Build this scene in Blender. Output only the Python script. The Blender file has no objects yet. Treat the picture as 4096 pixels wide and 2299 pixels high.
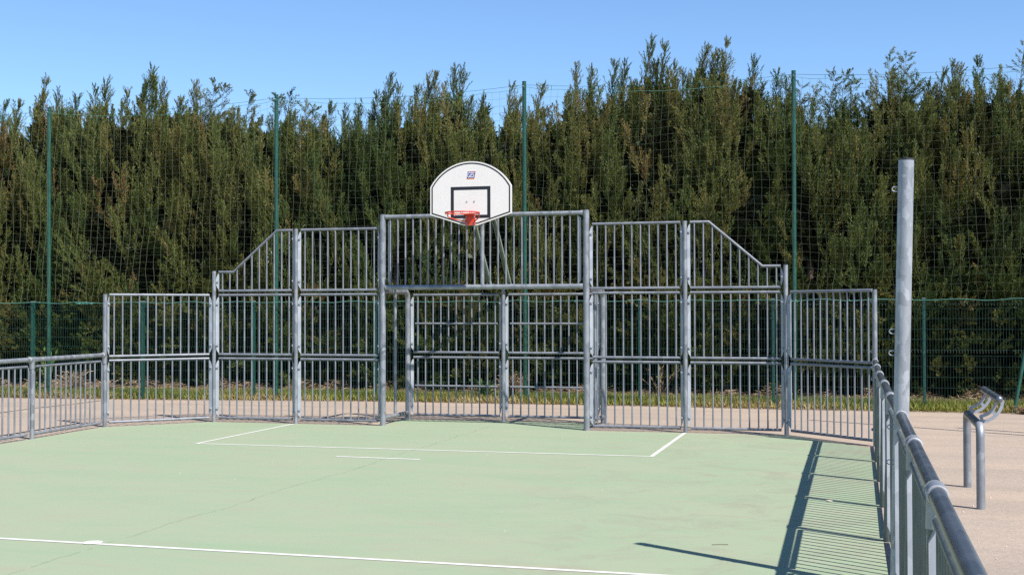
import bpy, bmesh, math, random
import numpy as np
from mathutils import Vector, Matrix
R = math.radians
S = bpy.context.scene
COL = S.collection
rnd = random.Random(7)

# ------------------------------------------------------------------ helpers
def link(o, parent=None):
    COL.objects.link(o)
    if parent is not None:
        o.parent = parent
    return o

def tag(o, label=None, cat=None, group=None, kind=None):
    if label: o['label'] = label
    if cat: o['category'] = cat
    if group: o['group'] = group
    if kind: o['kind'] = kind
    return o

def empty(name, loc=(0, 0, 0), rz=0.0):
    o = bpy.data.objects.new(name, None)
    o.location = loc
    o.rotation_euler = (0, 0, rz)
    o.empty_display_size = .2
    return link(o)

class MB:
    """collects tubes, boxes and prisms and links them as one mesh object"""
    def __init__(self):
        self.v, self.f, self.sm = [], [], []
    def add(self, vs, fs, smooth=False):
        b = len(self.v)
        self.v += [tuple(p) for p in vs]
        for q in fs:
            self.f.append(tuple(i + b for i in q)); self.sm.append(smooth)
    def box(self, c, s, rot=None):
        hx, hy, hz = s[0] / 2, s[1] / 2, s[2] / 2
        vs = [Vector((x, y, z)) for x in (-hx, hx) for y in (-hy, hy) for z in (-hz, hz)]
        if rot is not None: vs = [rot @ p for p in vs]
        vs = [p + Vector(c) for p in vs]
        self.add(vs, [(0, 1, 3, 2), (4, 6, 7, 5), (0, 4, 5, 1), (2, 3, 7, 6), (0, 2, 6, 4), (1, 5, 7, 3)])
    def tube(self, pts, r, n=10, caps=True, closed=False, smooth=True):
        pts = [Vector(p) for p in pts]
        rs = r if isinstance(r, (list, tuple)) else [r] * len(pts)
        m = len(pts)
        T = []
        for i in range(m):
            if closed: t = pts[(i + 1) % m] - pts[i - 1]
            elif i == 0: t = pts[1] - pts[0]
            elif i == m - 1: t = pts[-1] - pts[-2]
            else: t = (pts[i + 1] - pts[i]).normalized() + (pts[i] - pts[i - 1]).normalized()
            T.append(t.normalized())
        a = Vector((0, 0, 1)) if abs(T[0].z) < .9 else Vector((1, 0, 0))
        u = (a - T[0] * a.dot(T[0])).normalized()
        vs = []
        for i in range(m):
            u = (u - T[i] * u.dot(T[i])).normalized()
            w = T[i].cross(u)
            k = 1.0
            if 0 < i < m - 1:
                c = (pts[i + 1] - pts[i]).normalized().dot((pts[i] - pts[i - 1]).normalized())
                k = 1.0
            for j in range(n):
                an = 2 * math.pi * (j + .5) / n
                vs.append(pts[i] + (u * math.cos(an) + w * math.sin(an)) * rs[i] * k)
        fs = []
        for i in range(m if closed else m - 1):
            for j in range(n):
                a0, a1 = i * n + j, i * n + (j + 1) % n
                b0, b1 = ((i + 1) % m) * n + j, ((i + 1) % m) * n + (j + 1) % n
                fs.append((a0, a1, b1, b0))
        self.add(vs, fs, smooth)
        if caps and not closed:
            self.add(vs[:n], [tuple(range(n - 1, -1, -1))])
            self.add(vs[-n:], [tuple(range(n))])
    def prism(self, poly, d, axis='y', off=0.0):
        """poly of (a, b) extruded from off to off+d along axis; axis y: (x, z), axis z: (x, y), axis x: (y, z)"""
        def P(a, b, t):
            return {'y': (a, t, b), 'z': (a, b, t), 'x': (t, a, b)}[axis]
        n = len(poly)
        vs = [P(a, b, off) for a, b in poly] + [P(a, b, off + d) for a, b in poly]
        fs = [tuple(range(n)), tuple(range(2 * n - 1, n - 1, -1))]
        for i in range(n):
            j = (i + 1) % n
            fs.append((j, i, i + n, j + n))
        self.add(vs, fs)
    def ball(self, c, r, n=10, m=6, sz=(1, 1, 1)):
        vs = []
        for i in range(m + 1):
            th = math.pi * i / m
            for j in range(n):
                ph = 2 * math.pi * j / n
                vs.append((c[0] + r * sz[0] * math.sin(th) * math.cos(ph), c[1] + r * sz[1] * math.sin(th) * math.sin(ph), c[2] + r * sz[2] * math.cos(th)))
        fs = [(i * n + j, i * n + (j + 1) % n, (i + 1) * n + (j + 1) % n, (i + 1) * n + j) for i in range(m) for j in range(n)]
        self.add(vs, fs, True)
    def mesh(self, name, mat, fixn=True):
        me = bpy.data.meshes.new(name)
        me.from_pydata(self.v, [], self.f)
        me.polygons.foreach_set('use_smooth', self.sm)
        if fixn:
            bm = bmesh.new(); bm.from_mesh(me)
            bmesh.ops.recalc_face_normals(bm, faces=bm.faces)
            bm.to_mesh(me); bm.free()
        me.materials.append(mat)
        me.update()
        return me
    def build(self, name, mat, parent=None, fixn=True):
        return link(bpy.data.objects.new(name, self.mesh(name, mat, fixn)), parent)

# ------------------------------------------------------------------ materials
def material(name):
    m = bpy.data.materials.new(name); m.use_nodes = True
    nt = m.node_tree
    b = nt.nodes['Principled BSDF']
    return m, nt, b
def N(nt, t, **kw):
    n = nt.nodes.new(t)
    for k, v in kw.items():
        if k in n.inputs: n.inputs[k].default_value = v
        else: setattr(n, k, v)
    return n
def noise(nt, scale, detail=4, rough=.55, vec=None, dist=0.0):
    n = N(nt, 'ShaderNodeTexNoise'); n.inputs['Scale'].default_value = scale
    n.inputs['Detail'].default_value = detail; n.inputs['Roughness'].default_value = rough
    n.inputs['Distortion'].default_value = dist
    if vec is not None: nt.links.new(vec, n.inputs['Vector'])
    return n
def ramp(nt, fac, stops):
    r = N(nt, 'ShaderNodeValToRGB')
    e = r.color_ramp.elements
    while len(e) < len(stops): e.new(.5)
    for k, (p, c) in enumerate(stops):
        e[k].position = p; e[k].color = (*c, 1) if len(c) == 3 else c
    nt.links.new(fac, r.inputs['Fac'])
    return r
def mixc(nt, fac, a, b, mode='MIX'):
    m = N(nt, 'ShaderNodeMix', data_type='RGBA', blend_type=mode)
    for k, x in ((0, fac), (6, a), (7, b)):
        if hasattr(x, 'links'): nt.links.new(x, m.inputs[k])
        elif isinstance(x, (int, float)): m.inputs[k].default_value = x
        else: m.inputs[k].default_value = (*x, 1)
    return m.outputs[2]
def coords(nt, scale=(1, 1, 1), kind='Object'):
    tc = N(nt, 'ShaderNodeTexCoord')
    mp = N(nt, 'ShaderNodeMapping'); mp.inputs['Scale'].default_value = scale
    nt.links.new(tc.outputs[kind], mp.inputs['Vector'])
    return mp.outputs['Vector']
def bump(nt, b, h, strength=.3, dist=.01):
    n = N(nt, 'ShaderNodeBump'); n.inputs['Strength'].default_value = strength; n.inputs['Distance'].default_value = dist
    nt.links.new(h, n.inputs['Height']); nt.links.new(n.outputs['Normal'], b.inputs['Normal'])

def steel(name, lo, hi, metal=.7, r0=.36, r1=.55, sc=16):
    m, nt, b = material(name)
    geo = N(nt, 'ShaderNodeNewGeometry')
    v = N(nt, 'ShaderNodeTexVoronoi', feature='F1'); v.inputs['Scale'].default_value = sc
    mp = N(nt, 'ShaderNodeMapping'); mp.inputs['Scale'].default_value = (1, 1, .6)
    nt.links.new(geo.outputs['Position'], mp.inputs['Vector'])
    n2 = noise(nt, 7, 5, .65, mp.outputs['Vector'])
    n3 = noise(nt, 60, 3, .6, mp.outputs['Vector'])
    dv = N(nt, 'ShaderNodeVectorMath', operation='MULTIPLY_ADD')
    nt.links.new(n2.outputs['Color'], dv.inputs[0]); dv.inputs[1].default_value = (.12, .12, .12)
    nt.links.new(mp.outputs['Vector'], dv.inputs[2]); nt.links.new(dv.outputs[0], v.inputs['Vector'])
    s = N(nt, 'ShaderNodeSeparateColor'); nt.links.new(v.outputs['Color'], s.inputs[0])
    a = N(nt, 'ShaderNodeMath', operation='MULTIPLY_ADD'); nt.links.new(s.outputs[0], a.inputs[0]); a.inputs[1].default_value = .45
    c2 = N(nt, 'ShaderNodeMath', operation='MULTIPLY'); nt.links.new(n2.outputs['Fac'], c2.inputs[0]); c2.inputs[1].default_value = .6
    nt.links.new(c2.outputs[0], a.inputs[2])
    rp = ramp(nt, a.outputs[0], [(.25, lo), (.55, tuple((x + y) / 2 for x, y in zip(lo, hi))), (.8, hi)])
    nt.links.new(rp.outputs[0], b.inputs['Base Color'])
    b.inputs['Metallic'].default_value = metal
    mr = N(nt, 'ShaderNodeMapRange'); mr.inputs['To Min'].default_value = r0; mr.inputs['To Max'].default_value = r1
    nt.links.new(a.outputs[0], mr.inputs['Value']); nt.links.new(mr.outputs[0], b.inputs['Roughness'])
    bump(nt, b, n3.outputs['Fac'], .12, .002)
    return m

def painted(name, col, rough=.45, var=.15, metal=0.0, sc=6, spec=.5):
    m, nt, b = material(name)
    geo = N(nt, 'ShaderNodeNewGeometry')
    n = noise(nt, sc, 5, .6, geo.outputs['Position'])
    lo = tuple(c * (1 - var) for c in col); hi = tuple(min(1, c * (1 + var)) for c in col)
    rp = ramp(nt, n.outputs['Fac'], [(.3, lo), (.7, hi)])
    nt.links.new(rp.outputs[0], b.inputs['Base Color'])
    b.inputs['Roughness'].default_value = rough; b.inputs['Metallic'].default_value = metal
    b.inputs['Specular IOR Level'].default_value = spec
    return m

M = {}
M['steel'] = steel('galvanized_steel', (.170, .182, .204), (.31, .325, .345), .45, .42, .58, 14)
M['bar'] = steel('galvanized_bar', (.155, .166, .192), (.24, .252, .278), .4, .5, .64, 10)
M['rail'] = steel('polished_rail', (.13, .145, .165), (.22, .24, .265), .75, .26, .42, 9)
M['shaded_steel'] = steel('shaded_side_steel', (.085, .105, .100), (.165, .185, .180), .55, .36, .55, 12)  # galvanized copy; shaded inner side and green court reflection put into the colour
M['darkened_rail'] = steel('dark_rail', (.075, .082, .088), (.14, .148, .155), .7, .26, .42, 9)  # same galvanized rail, its dark reflections put into the colour
M['clamp'] = steel('clamp_steel', (.22, .235, .255), (.33, .345, .37), .5, .35, .5, 20)
M['lip'] = steel('lit_zinc_lip', (.30, .305, .315), (.42, .425, .435), .3, .35, .5, 30)  # clamp zinc made brighter: lit edges put into the colour
M['shaded_bar'] = steel('shaded_side_bar', (.085, .104, .104), (.150, .168, .168), .45, .45, .6, 10)  # bar copy with the fence's shaded side put into the colour
M['plate'] = steel('zinc_plate', (.26, .285, .325), (.36, .385, .425), .3, .45, .6, 12)
M['channel'] = painted('pale_channel', (.22, .255, .22), .5, .12, .2)
M['green_mast'] = painted('green_mast_paint', (.012, .066, .046), .38, .22)
M['green_post'] = painted('green_post_paint', (.010, .064, .050), .4, .15)
M['wire'] = painted('green_wire', (.008, .040, .029), .5, .1)
M['net'] = painted('net_twine', (.165, .20, .125), .8, .15)
M['rope'] = painted('turquoise_rope', (.06, .19, .15), .8, .35, sc=9)
M['white'] = painted('backboard_white', (.67, .63, .595), .38, .02)
M['black'] = painted('black_paint', (.012, .012, .016), .4, .2)
M['red'] = painted('red_paint', (.56, .045, .018), .34, .12)
M['blue'] = painted('logo_blue', (.012, .045, .26), .4, .1)
M['orange'] = painted('logo_orange', (.75, .22, .03), .4, .05)
M['cap'] = painted('dark_cap', (.03, .03, .035), .5, .1)
M['bark'] = painted('cypress_bark', (.09, .06, .04), .9, .35, sc=20)
M['line'] = painted('line_paint', (.56, .54, .50), .6, .07, sc=5)

def court_mat():
    m, nt, b = material('court_paint')
    p = coords(nt); pl = coords(nt, (.55, 1.6, 1))
    big = noise(nt, .8, 6, .65, pl, .6)
    mid = noise(nt, 2.6, 7, .7, pl, .4)
    fine = noise(nt, 90, 3, .6, p)
    g = ramp(nt, big.outputs['Fac'], [(.3, (.226, .293, .184)), (.5, (.250, .300, .195)), (.7, (.274, .296, .200))]).outputs[0]
    w = ramp(nt, mid.outputs['Fac'], [(.52, (0, 0, 0)), (.72, (.62, .62, .62))]).outputs[0]
    c = mixc(nt, w, g, (.290, .258, .190))
    # worn, dustier strip beside the right rail and along the rear edge
    sp = N(nt, 'ShaderNodeSeparateXYZ'); nt.links.new(p, sp.inputs[0])
    mr = N(nt, 'ShaderNodeMapRange'); mr.inputs['From Min'].default_value = 1.2; mr.inputs['From Max'].default_value = 4.0
    nt.links.new(sp.outputs[0], mr.inputs['Value'])
    st = noise(nt, 1.7, 6, .75, p, .8)
    sr = ramp(nt, st.outputs['Fac'], [(.48, (0, 0, 0)), (.68, (.6, .6, .6))]).outputs[0]
    mm = N(nt, 'ShaderNodeMath', operation='MULTIPLY'); nt.links.new(sr, mm.inputs[0]); nt.links.new(mr.outputs[0], mm.inputs[1])
    c = mixc(nt, mm.outputs[0], c, (.225, .210, .158))
    sk = noise(nt, 420, 2, .5, p)
    c = mixc(nt, .22, c, ramp(nt, sk.outputs['Fac'], [(.3, (.55, .55, .55)), (.7, (1.25, 1.25, 1.25))]).outputs[0], 'MULTIPLY')
    dk = noise(nt, 55, 2, .5, p)
    c = mixc(nt, ramp(nt, dk.outputs['Fac'], [(.74, (0, 0, 0)), (.80, (.5, .5, .5))]).outputs[0], c, (.13, .13, .09))
    nt.links.new(c, b.inputs['Base Color'])
    b.inputs['Roughness'].default_value = .8; b.inputs['Specular IOR Level'].default_value = .25
    bump(nt, b, fine.outputs['Fac'], .25, .004)
    return m
M['court'] = court_mat()

def path_mat():
    m, nt, b = material('tan_tarmac')
    p = coords(nt)
    big = noise(nt, .55, 5, .65, p, .5)
    band = noise(nt, 1.0, 5, .6, coords(nt, (.13, 1.25, 1)), .35)
    fine = noise(nt, 130, 3, .7, p)
    vor = N(nt, 'ShaderNodeTexVoronoi'); vor.inputs['Scale'].default_value = 70; nt.links.new(p, vor.inputs['Vector'])
    sv = N(nt, 'ShaderNodeSeparateColor'); nt.links.new(vor.outputs['Color'], sv.inputs[0])
    c = ramp(nt, big.outputs['Fac'], [(.3, (.308, .250, .203)), (.52, (.342, .274, .216)), (.72, (.375, .290, .216))]).outputs[0]
    c = mixc(nt, ramp(nt, band.outputs['Fac'], [(.42, (0, 0, 0)), (.60, (.75, .75, .75))]).outputs[0], c, (.285, .235, .190))
    c = mixc(nt, .4, c, ramp(nt, sv.outputs[0], [(0, (.6, .58, .57)), (.5, (1, 1, 1)), (1, (1.22, 1.22, 1.22))]).outputs[0], 'MULTIPLY')
    c = mixc(nt, .25, c, ramp(nt, fine.outputs['Fac'], [(.3, (.6, .6, .6)), (.7, (1.3, 1.3, 1.3))]).outputs[0], 'MULTIPLY')
    nt.links.new(c, b.inputs['Base Color'])
    b.inputs['Roughness'].default_value = .85; b.inputs['Specular IOR Level'].default_value = .2
    bump(nt, b, fine.outputs['Fac'], .5, .006)
    return m
M['path'] = path_mat()

def two_tone(name, a, c, sc, rough=.95):
    m, nt, b = material(name)
    p = coords(nt)
    n = noise(nt, sc, 8, .7, p, .4)
    rp = ramp(nt, n.outputs['Fac'], [(.32, a), (.68, c)])
    nt.links.new(rp.outputs[0], b.inputs['Base Color'])
    b.inputs['Roughness'].default_value = rough; b.inputs['Specular IOR Level'].default_value = .1
    bump(nt, b, n.outputs['Fac'], .8, .05)
    return m
M['earth'] = two_tone('bare_earth', (.05, .035, .022), (.14, .10, .065), 3)
M['verge'] = two_tone('verge_soil', (.10, .085, .04), (.24, .185, .11), 6)

def leafy(name, stops, attr='tone', rough=.6, trans=.12):
    m, nt, b = material(name)
    a = N(nt, 'ShaderNodeAttribute', attribute_name=attr)
    rp = ramp(nt, a.outputs['Fac'], stops)
    nt.links.new(rp.outputs[0], b.inputs['Base Color'])
    b.inputs['Roughness'].default_value = rough
    b.inputs['Specular IOR Level'].default_value = .3
    if trans:
        tr = N(nt, 'ShaderNodeBsdfTranslucent')
        nt.links.new(rp.outputs[0], tr.inputs['Color'])
        mx = N(nt, 'ShaderNodeMixShader'); mx.inputs[0].default_value = trans
        nt.links.new(b.outputs[0], mx.inputs[1]); nt.links.new(tr.outputs[0], mx.inputs[2])
        nt.links.new(mx.outputs[0], nt.nodes['Material Output'].inputs['Surface'])
    return m
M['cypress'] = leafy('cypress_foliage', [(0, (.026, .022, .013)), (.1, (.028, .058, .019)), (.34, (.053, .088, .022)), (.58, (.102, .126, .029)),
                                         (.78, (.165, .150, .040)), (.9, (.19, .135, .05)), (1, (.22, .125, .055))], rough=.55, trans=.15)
M['grass'] = leafy('grass_blades', [(0, (.115, .155, .022)), (.45, (.215, .235, .042)), (.75, (.35, .295, .09)), (1, (.46, .35, .19))], rough=.6, trans=.25)
M['straw'] = leafy('dry_stems', [(0, (.11, .075, .045)), (.5, (.26, .175, .105)), (1, (.46, .34, .22))], rough=.7, trans=.1)
M['leaf'] = leafy('weed_leaves', [(0, (.04, .10, .02)), (.6, (.10, .20, .04)), (1, (.20, .26, .07))], rough=.5, trans=.25)
M['debris'] = painted('pale_debris', (.55, .47, .38), .8, .2)

# ------------------------------------------------------------------ ground
def sheet(name, poly, z, mat, kind='structure'):
    me = bpy.data.meshes.new(name)
    bm = bmesh.new()
    vs = [bm.verts.new((x, y, z)) for x, y in poly]
    bm.faces.new(vs)
    bmesh.ops.triangulate(bm, faces=bm.faces[:])
    bmesh.ops.recalc_face_normals(bm, faces=bm.faces)
    for f in bm.faces:
        if f.normal.z < 0: f.normal_flip()
    bm.to_mesh(me); bm.free()
    me.materials.append(mat)
    return tag(link(bpy.data.objects.new(name, me)), kind=kind)

sheet('ground', [(-400, -400), (400, -400), (400, 400), (-400, 400)], -.03, M['earth'])
EDGE = [(-24, 3.1), (-14, 3.72), (-11.2, 3.97), (-8.1, 4.10), (-5.9, 4.42), (-3.55, 4.72), (-1.0, 4.72), (1.5, 4.75), (3.85, 4.58), (8, 4.62), (14, 4.6), (24, 4.6)]
def edge_y(x):
    for (a, b), (c, d) in zip(EDGE, EDGE[1:]):
        if a <= x <= c: return b + (d - b) * (x - a) / (c - a)
    return EDGE[0][1] if x < EDGE[0][0] else EDGE[-1][1]
ragged = []
x = -24.0
while x < 24:
    ragged.append((x, edge_y(x) + rnd.uniform(-.035, .035))); x += .16
sheet('path', [(-24, -34), (24, -34)] + ragged[::-1], -.004, M['path'])
sheet('verge', [(-60, 6.6), (-60, 2.6), (-24, 3.0), (-24, 3.1)] + ragged + [(24, 4.6), (60, 4.5), (60, 6.9)], -.012, M['verge'])

CL = [(-5.36, -30), (-5.40, -3.6), (-5.39, -3.1), (-5.46, -1.26), (-4.36, -.07), (-2.95, -.04), (-1.62, -.04), (-1.60, 1.06), (0, 1.12), (1.50, 1.10), (1.50, -.06),
      (2.95, -.05), (4.33, -.10), (5.40, -1.40), (5.44, -3.0), (5.45, -8), (5.52, -30)]
sheet('court', CL, 0.0, M['court'])
def line(name, a, b, w, z=.003):
    a, b = Vector((*a, 0)), Vector((*b, 0)); d = (b - a).normalized(); n = Vector((-d.y, d.x, 0)) * w / 2
    # slightly wavering hand-masked edges
    L, k = (b - a).length, max(2, int((b - a).length / .25))
    left, right = [], []
    for i in range(k + 1):
        q = a + d * (L * i / k)
        left.append(q + n * (1 + rnd.uniform(-.06, .06))); right.append(q - n * (1 + rnd.uniform(-.06, .06)))
    me = bpy.data.meshes.new(name)
    vs = [(p.x, p.y, z) for p in left] + [(p.x, p.y, z) for p in right]
    me.from_pydata(vs, [], [(i + k + 1, i + k + 2, i + 1, i) for i in range(k)])
    me.materials.append(M['line'])
    return tag(link(bpy.data.objects.new(name, me)), kind='structure')
line('court_line', (-2.97, -3.0), (2.97, -3.0), .056)
line('court_line', (-2.945, -.06), (-2.945, -2.975), .05)
line('court_line', (2.945, -.06), (2.945, -2.975), .05)
line('court_line', (-.63, -3.90), (.43, -3.945), .062)
line('court_line', (-5.38, -9.44), (5.46, -9.60), .052)
dot = [(-.178 + .074 * math.cos(2 * math.pi * i / 32), -9.485 + .074 * math.sin(2 * math.pi * i / 32)) for i in range(32)]
sheet('court_spot', dot, .0045, M['line'])

# crack across the court from the centre spot towards the goal
def crack(name, pts, w0, mat, z, gaps=.12):
    mb = MB()
    P = []
    for (a, b), (c, d) in zip(pts, pts[1:]):
        n = max(2, int(math.hypot(c - a, d - b) / .07))
        for i in range(n):
            t = i / n
            P.append((a + (c - a) * t, b + (d - b) * t))
    q, off = [], 0.0
    for (a, b) in P:
        off = off * .93 + rnd.gauss(0, .012)
        q.append((a + off, b))
    for i in range(len(q) - 1):
        if rnd.random() < gaps: continue
        (a, b), (c, d) = q[i], q[i + 1]
        w = w0 * rnd.uniform(.4, 1.3)
        w2 = w0 * rnd.uniform(.4, 1.3)
        dd = Vector((c - a, d - b, 0)).normalized(); nn = Vector((-dd.y, dd.x, 0))
        mb.add([(a - nn.x * w, b - nn.y * w, z), (a + nn.x * w, b + nn.y * w, z), (c + nn.x * w2, d + nn.y * w2, z), (c - nn.x * w2, d - nn.y * w2, z)], [(0, 1, 2, 3)])
    return tag(mb.build(name, mat), kind='structure')
M['crack'] = painted('crack_shade', (.07, .075, .05), .9, .3, sc=20)
M['joint'] = painted('joint_bitumen', (.11, .088, .07), .9, .35, sc=7)
crack('crack', [(-.06, -13), (-.095, -10.6), (-.11, -8.4), (.03, -5.5), (.03, -2.7), (.05, .9)], .0012, M['crack'], .0062, .10)
crack('path_joint', [(-9.6, -3.4), (-8.95, -1.2), (-8.68, .66), (-8.70, 3.75)], .028, M['joint'], .002, .0)
crack('path_joint', [(-8.68, 1.0), (-14.5, .4)], .010, M['joint'], .002, .2)

# ------------------------------------------------------------------ barrier panels
bar_cache = {}
def bar_mesh(L, r=.0115, mat='bar'):
    k = (round(L, 3), r, mat)
    if k not in bar_cache:
        mb = MB(); mb.tube([(0, 0, 0), (0, 0, L)], r, 10, caps=False)
        bar_cache[k] = mb.mesh('bar', M[mat])
    return bar_cache[k]

def panel(parent, name, a, b, z0, z1, nb, g0=.068, g1=.068, mids=(), slope=None, first=None, rt=.019, out=.03, side=0, mat='bar'):
    """a barrier panel from post centre a to post centre b (ground points), set off the post line by out. slope: (fraction, z) pairs of a stepped top"""
    a, b = Vector((*a, 0)), Vector((*b, 0))
    L = (b - a).length; ang = math.atan2(b.y - a.y, b.x - a.x)
    s0, s1 = g0, L - g1
    f = empty(name); f.parent = parent
    f.location = (a.x, a.y, 0); f.rotation_euler = (0, 0, ang)
    top = [(s0, z1), (s1, z1)] if slope is None else [(s0 + (s1 - s0) * q, z) for q, z in slope]
    mb = MB(); mb.tube([(s0, out, z0), (s1, out, z0)], rt, 12); mb.build('bottom_rail', M[mat], f)
    mb = MB(); mb.tube([(s, out, z) for s, z in top], rt, 12); mb.build('top_rail', M[mat], f)
    for z in mids:
        mb = MB(); mb.tube([(s0 + .03, out, z), (s1 - .03, out, z)], .0155, 10); mb.build('middle_rail', M['bar'], f)
    def ztop(s):
        for (p, z), (q, w) in zip(top, top[1:]):
            if p - 1e-6 <= s <= q + 1e-6: return z + (w - z) * (s - p) / (q - p)
        return top[-1][1]
    pitch = (s1 - s0) / (nb + .12) if first is None else first
    s = L / 2 - pitch * (nb - 1) / 2 + (g0 - g1) / 2
    for i in range(nb):
        zt = ztop(s) - .008
        o = bpy.data.objects.new('bar', bar_mesh(zt - z0 - .008, .0115, mat))
        o.location = (s, out, z0 + .008); link(o, f)
        s += pitch
    if side:
        for sd_, se in ((-1, s0), (1, s1)):
            p = MB(); zt = ztop(se); c = se + sd_ * .012
            vs = []
            for t in (-.0035, .0035):
                for o_, z in ((.000, z0 + .07), (.000, zt - .07), (.027, zt - .01), (.027, z0 + .01)):
                    vs.append((c + t + sd_ * .010 * (o_ / .03), side * o_, z))
            p.add(vs, [(0, 1, 2, 3), (7, 6, 5, 4)] + [(k, (k + 1) % 4, (k + 1) % 4 + 4, k + 4) for k in range(4)])
            for zz in (z0 + .13, zt - .16):
                p.ball((c + sd_ * .012, side * .018, zz), .008, 8, 4)
            p.build('end_plate', M['plate'], f)
        return f
    for side, se in ((-1, s0), (1, s1)):
        zt = ztop(se)
        p = MB()
        w = .036
        i_, o_ = se - side * .002, se + side * w
        sl = out / w                                   # slants back towards the post line
        def P(x, z, t): return (x, out - abs(x - i_) * sl * (1 if out > 0 else 1) + t, z)
        poly = [(i_, z0 + .012), (i_, zt - .012), (se + side * w * .6, zt - .055), (o_, zt - .11), (o_, z0 + .11), (se + side * w * .6, z0 + .055)]
        n = len(poly)
        vs = [P(x, z, -.004) for x, z in poly] + [P(x, z, .004) for x, z in poly]
        p.add(vs, [tuple(range(n)), tuple(range(2 * n - 1, n - 1, -1))] + [((k + 1) % n, k, k + n, (k + 1) % n + n) for k in range(n)])
        for zz in ((z0 + .14, zt - .14) if zt - z0 > .5 else (z0 + .14,)):
            y = out * .5 - .006
            p.box((se + side * w * .55, y - .004, zz), (w * 1.1, .010, .036))
            p.tube([(se + side * w * .45, y - .008, zz), (se + side * w * .45, y - .020, zz)], .012, 8)
            p.ball((se + side * w * .45, y - .020, zz), .0105, 8, 4)
        p.build('end_plate', M['plate'], f)
    return f

def post(parent, base, top, r, name='post', mat=None, cap=True, n=18):
    mb = MB()
    b, t = Vector(base), Vector(top)
    mb.tube([b, t], r, n)
    o = mb.build(name, mat or M['steel'], parent)
    if cap:
        c = MB(); d = (t - b).normalized()
        c.tube([t + d * .001, t + d * .006], r * .93, n)
        c.build('post_cap', M['cap'], o)
    return o

T0, T1, T2 = (.062, .972), (1.036, 1.948), (2.014, 2.93)
A, P2, B, C = (-5.47, -1.183), (-5.386, -3.011), (-4.325, 0), (-2.95, 0)
D, E = (-1.545, 0), (1.545, 0)
F, G, H = (2.95, 0), (4.325, 0), (5.478, -1.183)

def end_fence(name, label, outer, mid, inner, gp, flip):
    root = empty(name, (mid[0], mid[1], 0))
    tag(root, label, 'fence', 'stepped fences beside the goal')
    inv = Vector((-mid[0], -mid[1], 0))
    sub = bpy.data.objects
    P = root
    def fix(o):
        o.location = Vector(o.location) + inv; return o
    for q, h in ((outer, 1.955), (mid, 2.317), (inner, 2.945)):
        o = post(P, (0, 0, -.02), (0, 0, h), .030)
        o.location = (q[0], q[1], 0); fix(o)
    pr = [(outer, mid, 12), (mid, inner, 10), (inner, gp, 10)]
    for (p, q, nb) in pr:
        gl = .085 if q is gp else .068
        tiers = [T0, T1] + ([T2] if q is gp else [])
        aa, bb, ga, gb = (p, q, .068, gl) if not flip else (q, p, gl, .068)
        for z0, z1 in tiers:
            fix(panel(P, 'barrier_panel', aa, bb, z0, z1, nb, ga, gb, first=.1245))
        if q is inner:
            prof = [(0, 2.305), (.20, 2.305), (.79, 2.93), (1, 2.93)]
            if flip: prof = [(1 - f, z) for f, z in prof][::-1]
            fix(panel(P, 'sloped_panel', aa, bb, T2[0], T2[1], nb, ga, gb, slope=prof, first=.1245))
    return root
end_fence('barrier_fence', 'stepped galvanized bar fence left of the goal, running down to the low left rail', A, B, C, D, False)
end_fence('barrier_fence', 'stepped galvanized bar fence right of the goal, ending at the long right-hand rail', H, G, F, E, True)

# ------------------------------------------------------------------ goal
goal = empty('goal')
tag(goal, 'galvanized steel goal with barred back and a barred grille above its crossbar, under the backboard', 'goal')
for q in (D, E): 
    o = post(goal, (0, 0, -.02), (0, 0, 3.13), .044, n=22); o.location = (*q, 0)
mb = MB(); mb.tube([(-1.5, 0, 2.045), (1.5, 0, 2.045)], .037, 18)
for s in (-1, 1):
    mb.tube([(s * 1.502, 0, 2.045), (s * 1.455, 0, 2.045)], .0415, 18)
mb.build('crossbar', M['steel'], goal)
gr = MB(); gr.tube([(-1.5, 0, 3.095), (1.5, 0, 3.095)], .0295, 16)
for s in (-1, 1): gr.tube([(s * 1.502, 0, 3.095), (s * 1.465, 0, 3.095)], .034, 16)
gr = gr.build('upper_grille', M['steel'], goal)
for i in range(1, 26):
    x = -1.545 + 3.09 / 26 * i
    if i == 13:
        mb = MB(); mb.tube([(0, 0, 2.075), (0, 0, 3.07)], .029, 16)
        o = mb.build('centre_upright', M['steel'], goal); o.location = (x, 0, 0); continue
    o = bpy.data.objects.new('bar', bar_mesh(3.095 - 2.045 - .05, .0125)); o.location = (x, 0, 2.07); link(o, gr)
for s in (-1, 1):
    p = MB(); p.prism([(s * 1.435, 2.09), (s * 1.435, 3.06), (s * 1.466, 3.02), (s * 1.466, 2.13)], .008, 'y', .012); p.build('end_plate', M['plate'], gr)
GY = 1.13
for s in (-1, 1):
    x = s * 1.56
    mb = MB()
    pts = [(x, .045, 2.0), (x, GY - .16, 2.0)]
    for k in range(1, 7):
        a = k / 6 * math.pi / 2
        pts.append((x, GY - .12 + .12 * math.sin(a), 2.0 - .12 + .12 * math.cos(a)))
    pts.append((x, GY, -.02))
    mb.tube(pts, .040, 18)
    sf = mb.build('rear_post', M['steel'], goal)
    mb = MB(); mb.tube([(x, .04, .105), (x, GY - .035, .105)], .029, 14); mb.tube([(x, GY - .05, .105), (x, GY - .08, .105)], .034, 14)
    mb.build('side_rail', M['steel'], goal)
    mb = MB(); mb.tube([(x, GY * .5, .125), (x, GY * .5, 1.97)], .025, 14); mb.build('side_upright', M['steel'], goal)
o = post(goal, (0, 0, -.02), (0, 0, 2.03), .029); o.location = (0, GY, 0)
RL, RC, RR = (-1.56, GY), (0, GY), (1.56, GY)
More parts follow.
